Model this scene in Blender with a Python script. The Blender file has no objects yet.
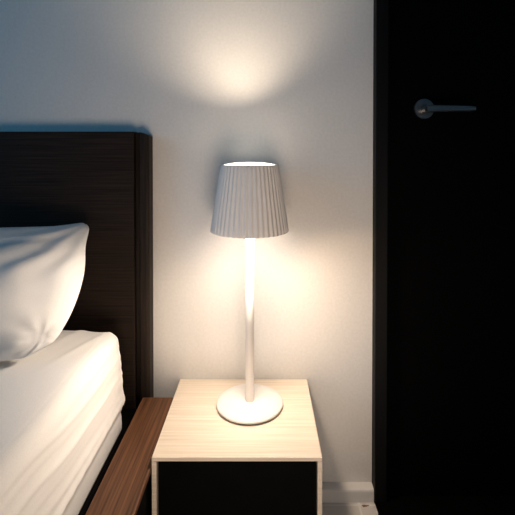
import bpy, bmesh, math, random
from mathutils import Vector, Matrix, noise
random.seed(4)
PI = math.pi
scn = bpy.context.scene
col = scn.collection

# ------------------------------------------------------------------ materials
def new_mat(name, base=(.8, .8, .8), rough=.5, metal=0.0, spec=.5):
    m = bpy.data.materials.new(name)
    m.use_nodes = True
    b = m.node_tree.nodes['Principled BSDF']
    b.inputs['Base Color'].default_value = (*base, 1)
    b.inputs['Roughness'].default_value = rough
    b.inputs['Metallic'].default_value = metal
    b.inputs['Specular IOR Level'].default_value = spec
    return m

def noise_mat(name, c1, c2, scale=(1, 1, 1), nscale=5, detail=6, rough=.5, bump=0.0,
              lo=.35, hi=.65, spec=.5, metal=0.0, bdist=.001):
    m = new_mat(name, c1, rough, metal, spec)
    nt = m.node_tree; N = nt.nodes; L = nt.links
    b = N['Principled BSDF']
    tc = N.new('ShaderNodeTexCoord'); mp = N.new('ShaderNodeMapping')
    mp.inputs['Scale'].default_value = scale
    nz = N.new('ShaderNodeTexNoise')
    nz.inputs['Scale'].default_value = nscale; nz.inputs['Detail'].default_value = detail
    rp = N.new('ShaderNodeValToRGB')
    rp.color_ramp.elements[0].position = lo; rp.color_ramp.elements[0].color = (*c1, 1)
    rp.color_ramp.elements[1].position = hi; rp.color_ramp.elements[1].color = (*c2, 1)
    L.new(tc.outputs['Object'], mp.inputs['Vector']); L.new(mp.outputs['Vector'], nz.inputs['Vector'])
    L.new(nz.outputs['Fac'], rp.inputs['Fac']); L.new(rp.outputs['Color'], b.inputs['Base Color'])
    if bump:
        bp = N.new('ShaderNodeBump'); bp.inputs['Strength'].default_value = bump
        bp.inputs['Distance'].default_value = bdist
        L.new(nz.outputs['Fac'], bp.inputs['Height']); L.new(bp.outputs['Normal'], b.inputs['Normal'])
    return m

def emit_mat(name, colr, strength):
    m = bpy.data.materials.new(name); m.use_nodes = True
    nt = m.node_tree; nt.nodes.clear()
    e = nt.nodes.new('ShaderNodeEmission'); o = nt.nodes.new('ShaderNodeOutputMaterial')
    e.inputs['Color'].default_value = (*colr, 1); e.inputs['Strength'].default_value = strength
    nt.links.new(e.outputs[0], o.inputs[0])
    return m

WARM = (1.0, .76, .52)
M = {}
M['wall'] = noise_mat('wall_paint', (.70, .69, .67), (.74, .73, .71), nscale=140, detail=3, rough=.85, bump=.12, spec=.2)
M['plain_wall'] = noise_mat('room_paint', (.50, .50, .50), (.54, .54, .54), nscale=60, rough=.9, bump=.05, spec=.2)
M['ceiling'] = noise_mat('ceiling_paint', (.40, .40, .40), (.44, .44, .44), nscale=80, rough=.9, bump=.05, spec=.2)
M['trim'] = noise_mat('skirting_paint', (.66, .65, .64), (.70, .69, .68), nscale=30, rough=.5, spec=.3)
M['headboard'] = noise_mat('dark_wenge_veneer', (.006, .0044, .0038), (.036, .022, .015), scale=(1.2, 1, 70), nscale=5, detail=5,
                           rough=.6, bump=.25, lo=.3, hi=.75, spec=.12)
M['post'] = noise_mat('dark_wenge_edge', (.010, .0066, .005), (.026, .017, .012), scale=(40, 40, 1.5), nscale=4, detail=4,
                      rough=.55, bump=.15, spec=.15)
M['rail'] = noise_mat('walnut_veneer', (.052, .021, .009), (.175, .076, .033), scale=(95, 1.8, 95), nscale=3, detail=5,
                      rough=.5, bump=.15, lo=.3, hi=.72, spec=.3)
M['oak'] = noise_mat('pale_oak_veneer', (.70, .58, .46), (.81, .715, .60), scale=(2.2, 90, 90), nscale=2.6, detail=5,
                     rough=.5, bump=.08, lo=.3, hi=.68, spec=.3)
M['black_panel'] = noise_mat('black_laminate', (.0012, .0012, .0012), (.002, .002, .002), nscale=30, rough=.7, spec=.05)
M['door'] = noise_mat('black_door_paint', (.0012, .0012, .0012), (.0018, .0017, .0016), scale=(20, 20, 1), nscale=4, rough=.8, spec=.03)
M['casing'] = noise_mat('black_casing_paint', (.004, .004, .0044), (.0055, .0055, .006), scale=(30, 30, 1), nscale=4, rough=.55, spec=.1)
M['steel'] = noise_mat('brushed_steel', (.26, .26, .26), (.32, .32, .32), scale=(4, 200, 200), nscale=4, rough=.32, metal=1.0)
M['sheet'] = noise_mat('white_cotton_sheet', (.77, .755, .74), (.81, .795, .78), nscale=500, detail=2, rough=.9, bump=.12, spec=.1)
M['pillow'] = noise_mat('white_cotton_pillowcase', (.79, .785, .78), (.83, .825, .82), nscale=500, detail=2, rough=.9, bump=.12, spec=.1)
M['lamp'] = noise_mat('white_lamp_enamel', (.78, .75, .72), (.80, .77, .74), nscale=60, rough=.42, spec=.35)
M['shade'] = noise_mat('matt_white_shade', (.80, .765, .73), (.82, .785, .75), nscale=60, rough=.6, spec=.25)
M['rubber'] = noise_mat('dark_rubber', (.02, .018, .017), (.03, .027, .025), nscale=80, rough=.7, spec=.2)
M['glow_down'] = emit_mat('lit_lower_diffuser', (1.0, .83, .68), 5.0)
M['glow_up'] = emit_mat('lit_upper_diffuser', (1.0, .86, .70), 3.0)
M['window_frame'] = noise_mat('window_frame_paint', (.55, .55, .55), (.6, .6, .6), nscale=20, rough=.5)

# floor: pale square tiles with grout and one small brown stain
def floor_mat():
    m = new_mat('pale_floor_tile', (.6, .58, .55), .35, 0, .4)
    nt = m.node_tree; N = nt.nodes; L = nt.links; b = N['Principled BSDF']
    tc = N.new('ShaderNodeTexCoord'); mp = N.new('ShaderNodeMapping')
    mp.inputs['Location'].default_value = (-.244, .032, 0)
    br = N.new('ShaderNodeTexBrick')
    br.offset = 0; br.inputs['Scale'].default_value = 1.0
    br.inputs['Brick Width'].default_value = .6; br.inputs['Row Height'].default_value = .6
    br.inputs['Mortar Size'].default_value = .003; br.inputs['Mortar Smooth'].default_value = .1
    br.inputs['Color1'].default_value = (.60, .58, .56, 1); br.inputs['Color2'].default_value = (.63, .61, .58, 1)
    br.inputs['Mortar'].default_value = (.72, .70, .67, 1)
    L.new(tc.outputs['Object'], mp.inputs['Vector']); L.new(mp.outputs['Vector'], br.inputs['Vector'])
    L.new(br.outputs['Color'], b.inputs['Base Color'])
    return m
M['floor'] = floor_mat()
M['stain'] = noise_mat('brown_stain', (.16, .06, .025), (.30, .14, .07), nscale=60, rough=.6)

# ------------------------------------------------------------------ helpers
def obj(name, bm, mat, parent=None, smooth=False, loc=None):
    """link a bmesh as one mesh object; geometry is given in world metres"""
    me = bpy.data.meshes.new(name)
    bmesh.ops.recalc_face_normals(bm, faces=bm.faces[:])
    bm.to_mesh(me); bm.free()
    mats = mat if isinstance(mat, (list, tuple)) else [mat]
    for mm in mats: me.materials.append(mm)
    if smooth:
        for p in me.polygons: p.use_smooth = True
    o = bpy.data.objects.new(name, me)
    col.objects.link(o)
    org = Vector(loc) if loc else Vector((0, 0, 0))
    if parent is not None:
        o.parent = parent
        org = parent_world(parent)
        me.transform(Matrix.Translation(-org))
    elif loc:
        me.transform(Matrix.Translation(-org)); o.location = org
    return o

def parent_world(o):
    v = Vector(o.location)
    while o.parent: o = o.parent; v += Vector(o.location)
    return v

def empty(name, loc, label, cat, group=None):
    o = bpy.data.objects.new(name, None); col.objects.link(o)
    o.location = loc; o.empty_display_size = .05
    o['label'] = label; o['category'] = cat
    if group: o['group'] = group
    return o

def box(bm, x0, x1, y0, y1, z0, z1, bevel=0.0, seg=2):
    r = bmesh.ops.create_cube(bm, size=1.0)
    vs = r['verts']
    for v in vs:
        v.co = Vector(((x0 + x1) / 2 + v.co.x * (x1 - x0), (y0 + y1) / 2 + v.co.y * (y1 - y0), (z0 + z1) / 2 + v.co.z * (z1 - z0)))
    if bevel:
        es = list({e for v in vs for e in v.link_edges})
        bmesh.ops.bevel(bm, geom=es, offset=bevel, segments=seg, affect='EDGES', profile=.5)
    return bm

def bx(*a, **k):
    return box(bmesh.new(), *a, **k)

def lathe(bm, cx, cy, prof, n=64, rfun=None, cap0=False, cap1=False):
    rings = []
    for r, z in prof:
        ring = []
        for i in range(n):
            a = 2 * PI * i / n
            rr = r if rfun is None else rfun(r, z, a)
            ring.append(bm.verts.new((cx + rr * math.cos(a), cy + rr * math.sin(a), z)))
        rings.append(ring)
    for k in range(len(rings) - 1):
        for i in range(n):
            j = (i + 1) % n
            bm.faces.new((rings[k][i], rings[k][j], rings[k + 1][j], rings[k + 1][i]))
    if cap0: bm.faces.new(rings[0][::-1])
    if cap1: bm.faces.new(rings[-1])
    return bm

def structure(o): o['kind'] = 'structure'; return o

# ------------------------------------------------------------------ the room
XL, XR, YB, CEIL = -2.70, 1.55, -3.30, 2.50
T = .12
DX0, DX1, DZ = .300, 1.120, 2.06           # door opening
CASE0 = .2845
structure(obj('floor', bx(XL - T, XR + T, YB - T, T, -.10, 0), M['floor']))
structure(obj('ceiling', bx(XL - T, XR + T, YB - T, T, CEIL, CEIL + .1), M['ceiling']))
bm = bx(XL - T, DX0, 0, T, 0, CEIL); box(bm, DX0, DX1, 0, T, DZ, CEIL); box(bm, DX1, XR + T, 0, T, 0, CEIL)
structure(obj('wall_back', bm, M['wall']))
structure(obj('wall_right', bx(XR, XR + T, YB, 0, 0, CEIL), M['plain_wall']))
structure(obj('wall_front', bx(XL - T, XR + T, YB - T, YB, 0, CEIL), M['plain_wall']))
WY0, WY1, WZ0, WZ1 = -2.70, -1.10, .95, 2.15
bm = bx(XL - T, XL, YB, WY0, 0, CEIL); box(bm, XL - T, XL, WY1, 0, 0, CEIL)
box(bm, XL - T, XL, WY0, WY1, 0, WZ0); box(bm, XL - T, XL, WY0, WY1, WZ1, CEIL)
structure(obj('wall_left', bm, M['plain_wall']))
bm = bmesh.new()
fw = .05
box(bm, XL - .09, XL - .03, WY0, WY0 + fw, WZ0, WZ1); box(bm, XL - .09, XL - .03, WY1 - fw, WY1, WZ0, WZ1)
box(bm, XL - .09, XL - .03, WY0 + fw, WY1 - fw, WZ0, WZ0 + fw); box(bm, XL - .09, XL - .03, WY0 + fw, WY1 - fw, WZ1 - fw, WZ1)
ym = (WY0 + WY1) / 2
box(bm, XL - .085, XL - .035, ym - .02, ym + .02, WZ0 + fw, WZ1 - fw)
structure(obj('window_1', bm, M['window_frame']))

# skirting with a rounded upper edge, between the bed rail and the door casing
bm = bmesh.new()
prof = [(-.0005, 0), (-.024, 0), (-.024, .029), (-.0225, .0325), (-.019, .034), (-.0005, .036)]
xs = (-.222, CASE0 - .0005)
ra = [bm.verts.new((xs[0], y, z)) for y, z in prof]; rb = [bm.verts.new((xs[1], y, z)) for y, z in prof]
for i in range(len(prof)):
    j = (i + 1) % len(prof); bm.faces.new((ra[i], ra[j], rb[j], rb[i]))
bm.faces.new(ra); bm.faces.new(rb[::-1])
structure(obj('baseboard_back', bm, M['trim']))

# door casing
bm = bx(CASE0, .316, -.030, T, 0, DZ + .03, bevel=.002); box(bm, DX1 - .004, DX1 + .025, -.030, T, 0, DZ + .03, bevel=.002)
box(bm, .3155, DX1 - .0035, -.030, T, DZ - .012, DZ + .03, bevel=.002)
# door stop behind the leaf closes the gaps round it
box(bm, .3155, .350, .034, T - .002, 0, DZ - .012); box(bm, DX1 - .040, DX1 - .0035, .034, T - .002, 0, DZ - .012)
box(bm, .349, DX1 - .039, .034, T - .002, DZ - .05, DZ - .012)
structure(obj('trim_1', bm, M['casing']))
bm = bx(CASE0 + .001, XR - .002, -.30, -.0305, 0, .008, bevel=.002); box(bm, .3165, DX1 - .0045, -.031, -.0125, 0, .0075); box(bm, .3165, DX1 - .0045, -.0126, T, 0, .0050); box(bm, .350, DX1 - .040, .034, T - .004, .0049, .03)
structure(obj('trim_2', bm, M['door']))
# door leaf, flush panel with a thin shadow groove near its edge
bm = bx(.319, DX1 - .007, -.012, .030, .006, DZ - .015, bevel=.0015)
door = structure(obj('door_1', bm, M['door']))
HX, HZ = .411, 1.0220
def cylY(bm, cx, cz, y0, y1, r, n=40):
    ra, rb = [], []
    for i in range(n):
        a = 2 * PI * i / n
        ra.append(bm.verts.new((cx + r * math.cos(a), y0, cz + r * math.sin(a))))
        rb.append(bm.verts.new((cx + r * math.cos(a), y1, cz + r * math.sin(a))))
    for i in range(n):
        j = (i + 1) % n; bm.faces.new((ra[i], ra[j], rb[j], rb[i]))
    f0 = bm.faces.new(ra); bm.faces.new(rb[::-1])
    bmesh.ops.bevel(bm, geom=list(f0.edges), offset=.002, segments=2, affect='EDGES')
bm = bmesh.new(); cylY(bm, HX, HZ, -.021, -.0122, .0255)
handle = obj('door_handle', bm, M['steel'], door, smooth=False); handle['label'] = 'brushed steel lever handle'
bm = bmesh.new(); cylY(bm, HX, HZ, -.062, -.0212, .0095)
obj('handle_neck', bm, M['steel'], handle)
bm = bmesh.new()
sec = []
NL = 12
for i in range(NL + 1):                      # flat tapering lever pointing to the right
    t = i / NL
    x = HX - .010 + t * .122
    h = .0085 * (1 - .22 * t) * (1 if 0 < i < NL else .8)
    zc = HZ - .0035 - .000 * t + .0006 * math.sin(t * PI)
    y0, y1 = -.067 + .004 * t, -.051 + .002 * t
    sec.append([bm.verts.new((x, y0, zc - h + .002)), bm.verts.new((x, y0, zc + h - .002)), bm.verts.new((x, y0 + .002, zc + h)),
                bm.verts.new((x, y1, zc + h)), bm.verts.new((x, y1, zc - h)), bm.verts.new((x, y0 + .002, zc - h))])
for a, b in zip(sec, sec[1:]):
    for i in range(6):
        j = (i + 1) % 6; bm.faces.new((a[i], a[j], b[j], b[i]))
bm.faces.new(sec[0]); bm.faces.new(sec[-1][::-1])
obj('lever', bm, M['steel'], handle)

# ------------------------------------------------------------------ bed: headboard, side rail, platform
HF = -.050                                    # headboard front
bed = empty('bed', (-1.15, -1.05, 0), 'dark wooden bed with tall straight headboard and broad brown side rail', 'bed')
HB_X0, HB_X1, HB_Z, HB_B = -1.98, -.2915, .9620, .240
bm = bx(HB_X0 + .036, HB_X1 - .0365, HF, -.008, HB_B, HB_Z, bevel=.0015)
hb = obj('headboard', bm, M['headboard'], bed)
def end_post(xi, xo):
    """post strip beside the panel: dark groove, then a strip with a rounded outer edge and a sloping top"""
    bm = bmesh.new()
    sgn = 1 if xo > xi else -1
    w = abs(xo - xi)
    g = .0120                                  # groove width
    # plan outline of the strip (offset from xi, y)
    plan = [(g, -.008), (g, HF + .0045), (g + .002, HF + .0025), (w - .007, HF + .0025), (w - .003, HF + .0040),
            (w - .0008, HF + .0075), (w, HF + .012), (w, -.008)]
    def top(o): t = max(0, (o - g) / (w - g)); return HB_Z - .0015 - .0095 * t ** 2.2
    lo = [bm.verts.new((xi + sgn * o, y, HB_B)) for o, y in plan]
    hi = [bm.verts.new((xi + sgn * o, y, top(o))) for o, y in plan]
    n = len(plan)
    for i in range(n):
        j = (i + 1) % n; bm.faces.new((lo[i], lo[j], hi[j], hi[i]))
    bm.faces.new(lo); bm.faces.new(hi[::-1])
    box(bm, min(xi, xi + sgn * (g + .001)), max(xi, xi + sgn * (g + .001)), HF + .016, -.009, HB_B, HB_Z - .002)
    return bm
obj('end_post', end_post(HB_X1 - .0360, HB_X1), M['post'], hb)
obj('end_post', end_post(HB_X0 + .0355, HB_X0), M['post'], hb)
for x in (HB_X1 - .30, HB_X0 + .30):
    obj('headboard_leg', bx(x - .04, x + .04, HF + .006, -.010, 0, HB_B - .0003), M['post'], bed)
# side rails / ledge
RX0, RX1, RZ = -.3075, -.2240, .2925
bm = bx(RX0 + .002, RX1 - .006, -2.18, HF - .002, .14, RZ - .0122, bevel=.002)
rail = obj('side_rail', bm, M['black_panel'], bed)
obj('rail_top', bx(RX0, RX1, -2.18, HF - .002, RZ - .0120, RZ, bevel=.0015), M['rail'], rail)
bm = bx(-2.05, -1.96, -2.18, HF - .002, .14, RZ, bevel=.002)
obj('side_rail', bm, M['rail'], bed)
bm = bx(-1.9595, RX0 - .0005, -2.18, -2.09, .14, RZ, bevel=.002)
obj('foot_rail', bm, M['rail'], bed)
bm = bx(-1.9595, RX0 - .0005, -2.0895, HF - .002, .14, .2615)
obj('platform', bm, M['black_panel'], bed)
for (x, y) in ((-.38, -.14), (-.38, -2.03), (-1.90, -.14), (-1.90, -2.03)):
    bm = bx(x - .03, x + .03, y - .03, y + .03, 0, .1395)
    obj('leg', bm, M['black_panel'], bed)

# ------------------------------------------------------------------ mattress in a wrinkled fitted sheet
def fbm(p, s, o=3):
    return noise.fractal(Vector(p) * s, 1.0, 2.0, o)

def mattress():
    bm = bmesh.new()
    X0, X1, Z0, Z1, R = -1.90, -.3395, .2635, .491, .030
    prof = []                                 # (x, z, nx, nz, side)
    nside = 46
    for i in range(nside + 1):
        t = i / nside
        z = Z0 + (Z1 - R - Z0) * t
        x = X1 + .012 * (1 - t) + .003 * math.sin(t * PI)
        x += .0040 * math.exp(-((z - .335) / .008) ** 2)          # gathered hem of the sheet
        if z < .325: x -= .006 * min(1, (.325 - z) / .02)
        prof.append((x, z, 1, 0))
    for i in range(1, 9):
        a = PI / 2 * i / 9
        prof.append((X1 - R + R * math.cos(a), Z1 - R + R * math.sin(a), math.cos(a), math.sin(a)))
    ntop = 110
    for i in range(ntop + 1):
        t = i / ntop; t = t ** 1.6
        prof.append((X1 - R + (X0 + R - X1 + R) * t, Z1 + .012 * math.sin(min(1, t) * PI) ** .6, 0, 1))
    for i in range(1, 9):
        a = PI / 2 * (1 - i / 9)
        prof.append((X0 + R - R * math.cos(a), Z1 - R + R * math.sin(a), -math.cos(a), math.sin(a)))
    for i in range(11):
        t = i / 10
        prof.append((X0, Z1 - R + (Z0 - Z1 + R) * t, -1, 0))
    ys = []
    Y1, Y0 = -.103, -2.08
    RE = .035
    for i in range(10): ys.append(Y1 - RE * (1 - math.cos(PI / 2 * i / 9)))
    y = Y1 - RE
    while y > -1.15: y -= .0075; ys.append(y)
    while y > Y0 + .04: y -= .03; ys.append(y)
    ys.append(Y0)
    rings = []
    for y in ys:
        t = min(Y1 - y, y - Y0)
        ins = RE - math.sqrt(max(0, RE * RE - (RE - min(t, RE)) ** 2)) if t < RE else 0
        ring = []
        for (x, z, nx, nz) in prof:
            fade = min(1, max(0, (z - Z0 - .004) / .02))
            s = (Z1 - z) if nx > 0 else 0.0              # how far down the side
            on_side = max(nx, 0)
            q = 0.0
            # long folds that run along the bed and sag toward the foot
            w = z + .10 * (y + .13) + .022 * fbm((x * 2, y * 1.6, z * 2), 1.2)
            amp = .5 + .5 * noise.noise((y * 1.7, z * 6, 3.1))
            ph = w * 62
            q += on_side * (.0024 * amp * (abs(math.sin(ph)) - .5) + .0016 * fbm((x * 3, y * 3, z * 22), 1.0))
            for (w0, k, yc, yw) in ((.470, .0040, -.45, .34), (.452, .0034, -.70, .30), (.428, .0044, -.40, .36),
                                    (.402, .0030, -.62, .25), (.380, .0036, -.34, .22), (.358, .0030, -.55, .3)):
                dw = (w - .4 * (y + .13) * .1 - w0 + .03) / .0042
                q += max(on_side, .0) * k * .5 * math.exp(-dw * dw) * math.exp(-((y - yc) / yw) ** 2)
            if nz > .4:
                wx = x - .40 * (y + .13) + .03 * fbm((x * 1.5, y * 1.2, 7), 1.3)
                ampx = max(0, noise.noise((wx * 5, y * 1.3, 9.7)) + .25)
                q += nz * (.0055 * ampx * (1 - abs(math.sin(wx * 44))) ** 2 + .0022 * fbm((wx * 9, y * 2.2, 1.7), 1.0))
            # fine gathers near the head-end corner
            g = math.exp(-((y - Y1) / .10) ** 2)
            q += on_side * g * .0004 * math.sin(z * 300 + 30 * y + 3 * fbm((y * 5, z * 5, 0), 2))
            # pinched hem
            if nx > 0 and z < .36:
                q += .0016 * math.exp(-((z - .335) / .014) ** 2) * noise.noise((y * 55, 0, 4))
            q *= fade
            cx = x - nx * ins; cz = z - (nz * ins if nz > 0 else 0)
            if nx < .01 and nz > .99:
                cx = max(min(x, X1 - R - 0), X0 + R)
            ring.append(bm.verts.new((cx + nx * q, y, cz + nz * q)))
        rings.append(ring)
    for a, b in zip(rings, rings[1:]):
        for i in range(len(a) - 1):
            bm.faces.new((a[i], a[i + 1], b[i + 1], b[i]))
        bm.faces.new((a[-1], a[0], b[0], b[-1]))
    bm.faces.new(rings[0]); bm.faces.new(rings[-1][::-1])
    o = obj('mattress', bm, M['sheet'], smooth=True, loc=(-1.12, -1.1, .262))
    o['label'] = 'thick mattress under a wrinkled white fitted sheet on the dark bed'
    o['category'] = 'mattress'
    return o
mattress()

# ------------------------------------------------------------------ pillow propped against the headboard
def pillow():
    bm = bmesh.new()
    # corners of the seam plane (world): bottom-right, top-right, bottom-left, top-left
    BR = Vector((-.438, -.290, .511)); TR = Vector((-.416, -.100, .744))
    BL = Vector((-1.10, -.500, .521)); TL = Vector((-1.08, -.285, .743))
    nU, nV = 96, 56
    up = (TR - BR).normalized(); right = (BR - BL).normalized()
    nrm = right.cross(up).normalized()
    if nrm.y > 0: nrm = -nrm                      # towards the room
    def P(u, v, side):
        # u: 0 right .. 1 left, v: 0 bottom .. 1 top
        base = (BR * (1 - v) + TR * v) * (1 - u) + (BL * (1 - v) + TL * v) * u
        du = min(u, 1 - u) * 2; dv = min(v, 1 - v) * 2
        # convex right edge, slightly hollow near the corners
        e = math.sin(PI * v)
        base += right * (.030 * math.sin(PI * v ** .72) * (1 - u) ** 4)
        base -= up * (.010 * v ** 4 * min(1, u * 9) * min(1, (1 - u) * 10))
        # blunt, slightly rounded corners
        base -= right * (.007 * max(0, (v - .93) / .07) ** 2 * max(0, 1 - u * 12) + .020 * max(0, (.10 - v) / .10) ** 2 * max(0, 1 - u * 12))
        base -= up * (.007 * v ** 12 * math.exp(-(u / .012) ** 2)) - up * (.008 * (1 - v) ** 12 * math.exp(-(u / .014) ** 2))
        base -= right * (.006 * math.exp(-((v - .78) / .14) ** 2) * (1 - u) ** 6)
        prof = (1 - (1 - du) ** 3.2) ** .62 * (1 - (1 - dv) ** 2.6) ** .60
        th = (.088 if side > 0 else .042) * prof
        # belly is lower than the middle
        th *= 1 + .22 * math.sin(PI * (v - .5)) * -1
        q = base + nrm * th * side
        if side > 0:
            # creases radiating from the upper corner and running along the top hem
            w = noise.noise((u * 3.0 + v * 2, v * 4, 2.2))
            k = prof
            a = math.atan2(1.02 - v, u * 2.4 + .02)
            r = math.hypot(1.02 - v, u * 2.4)
            q += nrm * (.0055 * k * math.sin(a * 15 + 2 * w) * math.exp(-((r - .45) / .38) ** 2))
            q += nrm * (.010 * k * fbm((u * 5, v * 2.2, 5.5), 1.0))
            # long soft fold from the top left to lower middle
            f = (v - .90 + .55 * u + .05 * w)
            q -= nrm * (.010 * k * math.exp(-(f / .040) ** 2) * min(1, u * 5))
            # tucked, puckered bottom corner
            d = math.hypot(u * 8.0 - .28, (v - .10) * 4.2)
            q -= nrm * .011 * math.exp(-(d / .24) ** 2) * .6
            d2 = math.hypot(u * 8.0 - .62, (v - .06) * 4.2)
            q += nrm * .005 * math.exp(-(d2 / .22) ** 2)
            q += nrm * .0018 * math.exp(-(d / .7) ** 2) * math.sin(9 * math.atan2((v - .10) * 4.2, u * 8 - .28))
        return q
    fr = {}
    for i in range(nU + 1):
        for j in range(nV + 1):
            u = (i / nU) ** 1.7; v = .5 - .5 * math.cos(PI * j / nV)
            fr[i, j, 1] = bm.verts.new(P(u, v, 1))
            if i in (0, nU) or j in (0, nV): fr[i, j, -1] = fr[i, j, 1]
            else: fr[i, j, -1] = bm.verts.new(P(u, v, -1))
    for s in (1, -1):
        for i in range(nU):
            for j in range(nV):
                q = (fr[i, j, s], fr[i + 1, j, s], fr[i + 1, j + 1, s], fr[i, j + 1, s])
                bm.faces.new(q if s > 0 else q[::-1])
    o = obj('pillow', bm, M['pillow'], smooth=True, loc=(-.76, -.26, .50))
    o['label'] = 'plump white pillow propped against the dark headboard'
    o['category'] = 'pillow'
pillow()

# ------------------------------------------------------------------ nightstand
NX0, NX1, NY0, NY1, NZ = -.2228, .1124, -.2895, -.026, .3110
ns = empty('nightstand', ((NX0 + NX1) / 2, (NY0 + NY1) / 2, 0), 'small pale oak nightstand with black front beside the bed rail', 'nightstand')
tp = .008; sp = .0095
bm = bx(NX0, NX1, NY0, -.001, NZ - tp, NZ, bevel=.0012)
obj('top_panel', bm, M['oak'], ns)
obj('side_panel', bx(NX0, NX0 + sp, NY0, NY1, 0, NZ - tp - .0003, bevel=.001), M['oak'], ns)
obj('side_panel', bx(NX1 - sp, NX1, NY0, NY1, 0, NZ - tp - .0003, bevel=.001), M['oak'], ns)
obj('back_panel', bx(NX0 + sp, NX1 - sp, NY1 - .008, NY1, .02, NZ - tp - .0003), M['black_panel'], ns)
obj('bottom_panel', bx(NX0 + sp, NX1 - sp, NY0 + .004, NY1 - .0085, .02, .032), M['black_panel'], ns)
bm = bx(NX0 + sp + .0025, NX1 - sp - .0025, NY0 + .004, NY0 + .020, .034, NZ - tp - .004, bevel=.001)
d = obj('drawer_front', bm, M['black_panel'], ns); d['label'] = 'plain matt black drawer front'

# ------------------------------------------------------------------ table lamp
LX, LY = -.0355, -.116
lamp = empty('table_lamp', (LX, LY, NZ), 'slim white table lamp with ribbed tapered shade glowing on the nightstand', 'lamp')
z0 = NZ + .0005
bm = bmesh.new()
lathe(bm, LX, LY, [(.0745, z0 + .0025), (.0775, z0 + .0030), (.0785, z0 + .0045), (.0782, z0 + .0070), (.0765, z0 + .0085), (.060, z0 + .0094),
                   (.018, z0 + .0104), (.0125, z0 + .0112)], n=96, cap0=True, cap1=True)
base = obj('base', bm, M['lamp'], lamp, smooth=True)
bm = bmesh.new(); lathe(bm, LX, LY, [(.0735, z0), (.0745, z0 + .0006), (.0745, z0 + .0024)], n=72, cap0=True, cap1=True)
f = obj('rubber_foot', bm, M['rubber'], base); f['label'] = 'thin dark rubber foot ring'
bm = bmesh.new(); lathe(bm, LX, LY, [(.0100, z0 + .0105), (.0100, .7455)], n=40, cap0=True, cap1=True)
obj('pole', bm, M['lamp'], lamp, smooth=True)
SB, ST = .7240, .8810
RB, RT = .0910, .0670
NF = 46
def flute(r, z, a):
    return r + .0012 * math.cos(a * NF)
bm = bmesh.new()
th = .0022
outer = []
for i in range(13):
    t = i / 12
    outer.append((RB + (RT - RB) * t, SB + .003 + (ST - SB - .0045) * t))
prof = [(RB - .0035, SB + .0004), (RB - .0008, SB + .0008)] + outer + [(RT - .0006, ST - .0004), (RT - .0016, ST)]
lathe(bm, LX, LY, prof, n=NF * 10, rfun=flute)
inner = [(RT - .0016, ST), (RT - .0030, ST - .001)] + [(RT - .0032 + (RB - RT) * t, ST - .002 + (SB - ST + .003) * t) for t in (0, .25, .5, .75, 1)] + [(RB - .0035, SB + .0004)]
lathe(bm, LX, LY, inner, n=NF * 10, rfun=flute)
bmesh.ops.remove_doubles(bm, verts=bm.verts[:], dist=1e-5)
shade = obj('lamp_shade', bm, M['shade'], lamp, smooth=True); shade['label'] = 'ribbed off-white tapered shade'
# lamp head inside the shade: white carrier disc, lit diffusers below and above
DZL = .7400
bm = bmesh.new(); lathe(bm, LX, LY, [(.0715, DZL + .0012), (.0715, DZL + .012), (.030, DZL + .016)], n=64, cap0=True, cap1=True)
head = obj('lamp_head', bm, M['lamp'], lamp)
bm = bmesh.new(); lathe(bm, LX, LY, [(.0700, DZL), (.0700, DZL + .001)], n=64, cap1=True)
n = 64
bot = sorted([v for v in bm.verts if abs(v.co.z - DZL) < 1e-6], key=lambda v: math.atan2(v.co.y - LY, v.co.x - LX))
ring2 = [bm.verts.new((LX + .0105 * math.cos(-PI + 2 * PI * i / n), LY + .0105 * math.sin(-PI + 2 * PI * i / n), DZL)) for i in range(n)]
o0 = [bm.verts.new((v.co.x, v.co.y, v.co.z)) for v in bot]
o0.sort(key=lambda v: math.atan2(v.co.y - LY, v.co.x - LX))
# annulus around the pole
ang0 = math.atan2(o0[0].co.y - LY, o0[0].co.x - LX)
for i, v in enumerate(ring2):
    a = ang0 + 2 * PI * i / n; v.co = Vector((LX + .0105 * math.cos(a), LY + .0105 * math.sin(a), DZL))
for i in range(n):
    j = (i + 1) % n; bm.faces.new((o0[i], ring2[i], ring2[j], o0[j]))
df = obj('lower_diffuser', bm, M['glow_down'], lamp); df['label'] = 'glowing diffuser under the shade'
bm = bmesh.new(); lathe(bm, LX, LY, [(.0640, ST - .0070), (.0642, ST - .0030), (.058, ST + .0004), (.046, ST + .0030), (.030, ST + .0048), (.012, ST + .0056)], n=64, cap0=True, cap1=True)
up = obj('upper_diffuser', bm, M['glow_up'], lamp); up['label'] = 'glowing disc in the open top of the shade'

def spot(name, x, y, z, half, energy, aim, blend=.25, soft=.004, colr=(1.0, .80, .60)):
    l = bpy.data.lights.new(name, 'SPOT'); l.energy = energy; l.color = colr
    l.spot_size = 2 * math.radians(half); l.spot_blend = blend; l.shadow_soft_size = soft
    o = bpy.data.objects.new(name, l); col.objects.link(o)
    o.parent = lamp; o.location = Vector((x, y, z)) - Vector(lamp.location)
    o.rotation_euler = Vector(aim).to_track_quat('-Z', 'Y').to_euler()
    return o
spot('uplight', LX - .012, LY, ST + .0070, 40, 1.1, (.02, -.02, 1), .55)
spot('uplight', LX - .030, LY, ST + .0070, 66, 11.5, (-.07, -.45, 1), 1.0)
DOWN = (1.0, .82, .65)
spot('downlight', LX, LY - .045, DZL - .004, 78, 7.2, (0, 0, -1), 1.0, .034, DOWN)
spot('bed_fill_spot', LX, LY - .055, SB + .003, 48, 6.9, (-1, -.60, -.40), 1.0, .010, DOWN)  # fill spot added to brighten pillow and mattress; the lamp has no reflector
spot('wall_fill_spot', LX + .01, LY - .050, SB + .003, 50, 2.5, (1, .16, -.85), 1.0, .010, (1.0, .68, .42))  # added warm fill for the wall right of the lamp, not a lamp part

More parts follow.
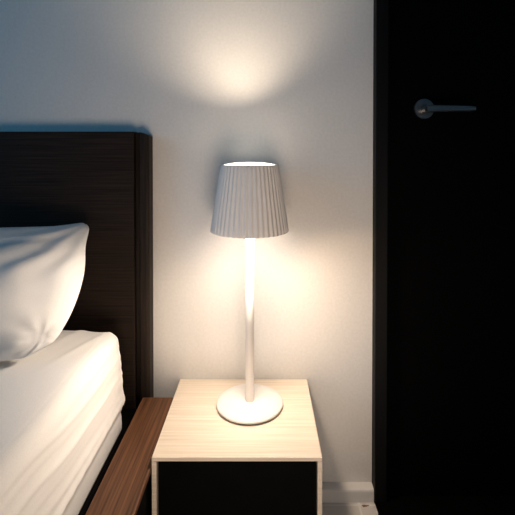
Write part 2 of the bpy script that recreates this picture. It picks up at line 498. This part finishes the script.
# small brown mark on the floor tile beside the door casing
bm = bmesh.new()
vs = []
for i in range(18):
    a = 2 * PI * i / 18
    r = 1 + .25 * math.sin(3 * a + 1) + .15 * math.sin(5 * a)
    vs.append(bm.verts.new((.2585 + .008 * r * math.cos(a), -.0345 + .0025 * r * math.sin(a), .0002)))
bm.faces.new(vs)
ext = bmesh.ops.extrude_face_region(bm, geom=bm.faces[:])
for v in [g for g in ext['geom'] if isinstance(g, bmesh.types.BMVert)]: v.co.z += .0012
o = obj('floor_mark', bm, M['stain'], loc=(.2585, -.0345, 0))
o['label'] = 'tiny brown mark on the pale floor near the black door'; o['category'] = 'chip'

# ------------------------------------------------------------------ daylight: dusk sky through the window
w = bpy.data.worlds.new('dusk'); scn.world = w; w.use_nodes = True
bg = w.node_tree.nodes['Background']
bg.inputs['Color'].default_value = (.10, .36, .75, 1); bg.inputs['Strength'].default_value = .6
l = bpy.data.lights.new('window_daylight', 'AREA'); l.shape = 'RECTANGLE'
l.size = WZ1 - WZ0 - .1; l.size_y = WY1 - WY0 - .1; l.energy = 11.0; l.color = (.10, .55, .98)
o = bpy.data.objects.new('window_daylight', l); col.objects.link(o)
o.location = (XL - .14, ym, (WZ0 + WZ1) / 2); o.rotation_euler = (0, -PI / 2, 0)

# low warm fill spot added behind the camera; no lamp stands there
l = bpy.data.lights.new('low_fill', 'SPOT'); l.energy = 22.5; l.color = (1.0, .775, .60); l.shadow_soft_size = .28
l.spot_size = math.radians(76); l.spot_blend = 1.0
o = bpy.data.objects.new('low_fill', l); col.objects.link(o); o.location = (.09, -1.25, .28)
o.rotation_euler = (Vector((-.02, 0, .70)) - Vector(o.location)).to_track_quat('-Z', 'Y').to_euler()

# ------------------------------------------------------------------ camera (frontal, lens shifted downward)
cam = bpy.data.cameras.new('camera'); co = bpy.data.objects.new('camera', cam); col.objects.link(co)
PITCH = 0.798
co.location = (-.0043, -1.1148, .9099); co.rotation_euler = (math.radians(90 - PITCH), 0, 0)
cam.sensor_width = 36; cam.lens = 424.76 / 515 * 36
cam.shift_x = -5.4 / 515; cam.shift_y = -99.24 / 515
cam.clip_start = .02
scn.camera = co

vs_ = scn.view_settings
vs_.view_transform = 'Standard'; vs_.look = 'None'; vs_.gamma = 1; vs_.use_curve_mapping = False
vs_.exposure = 0.55
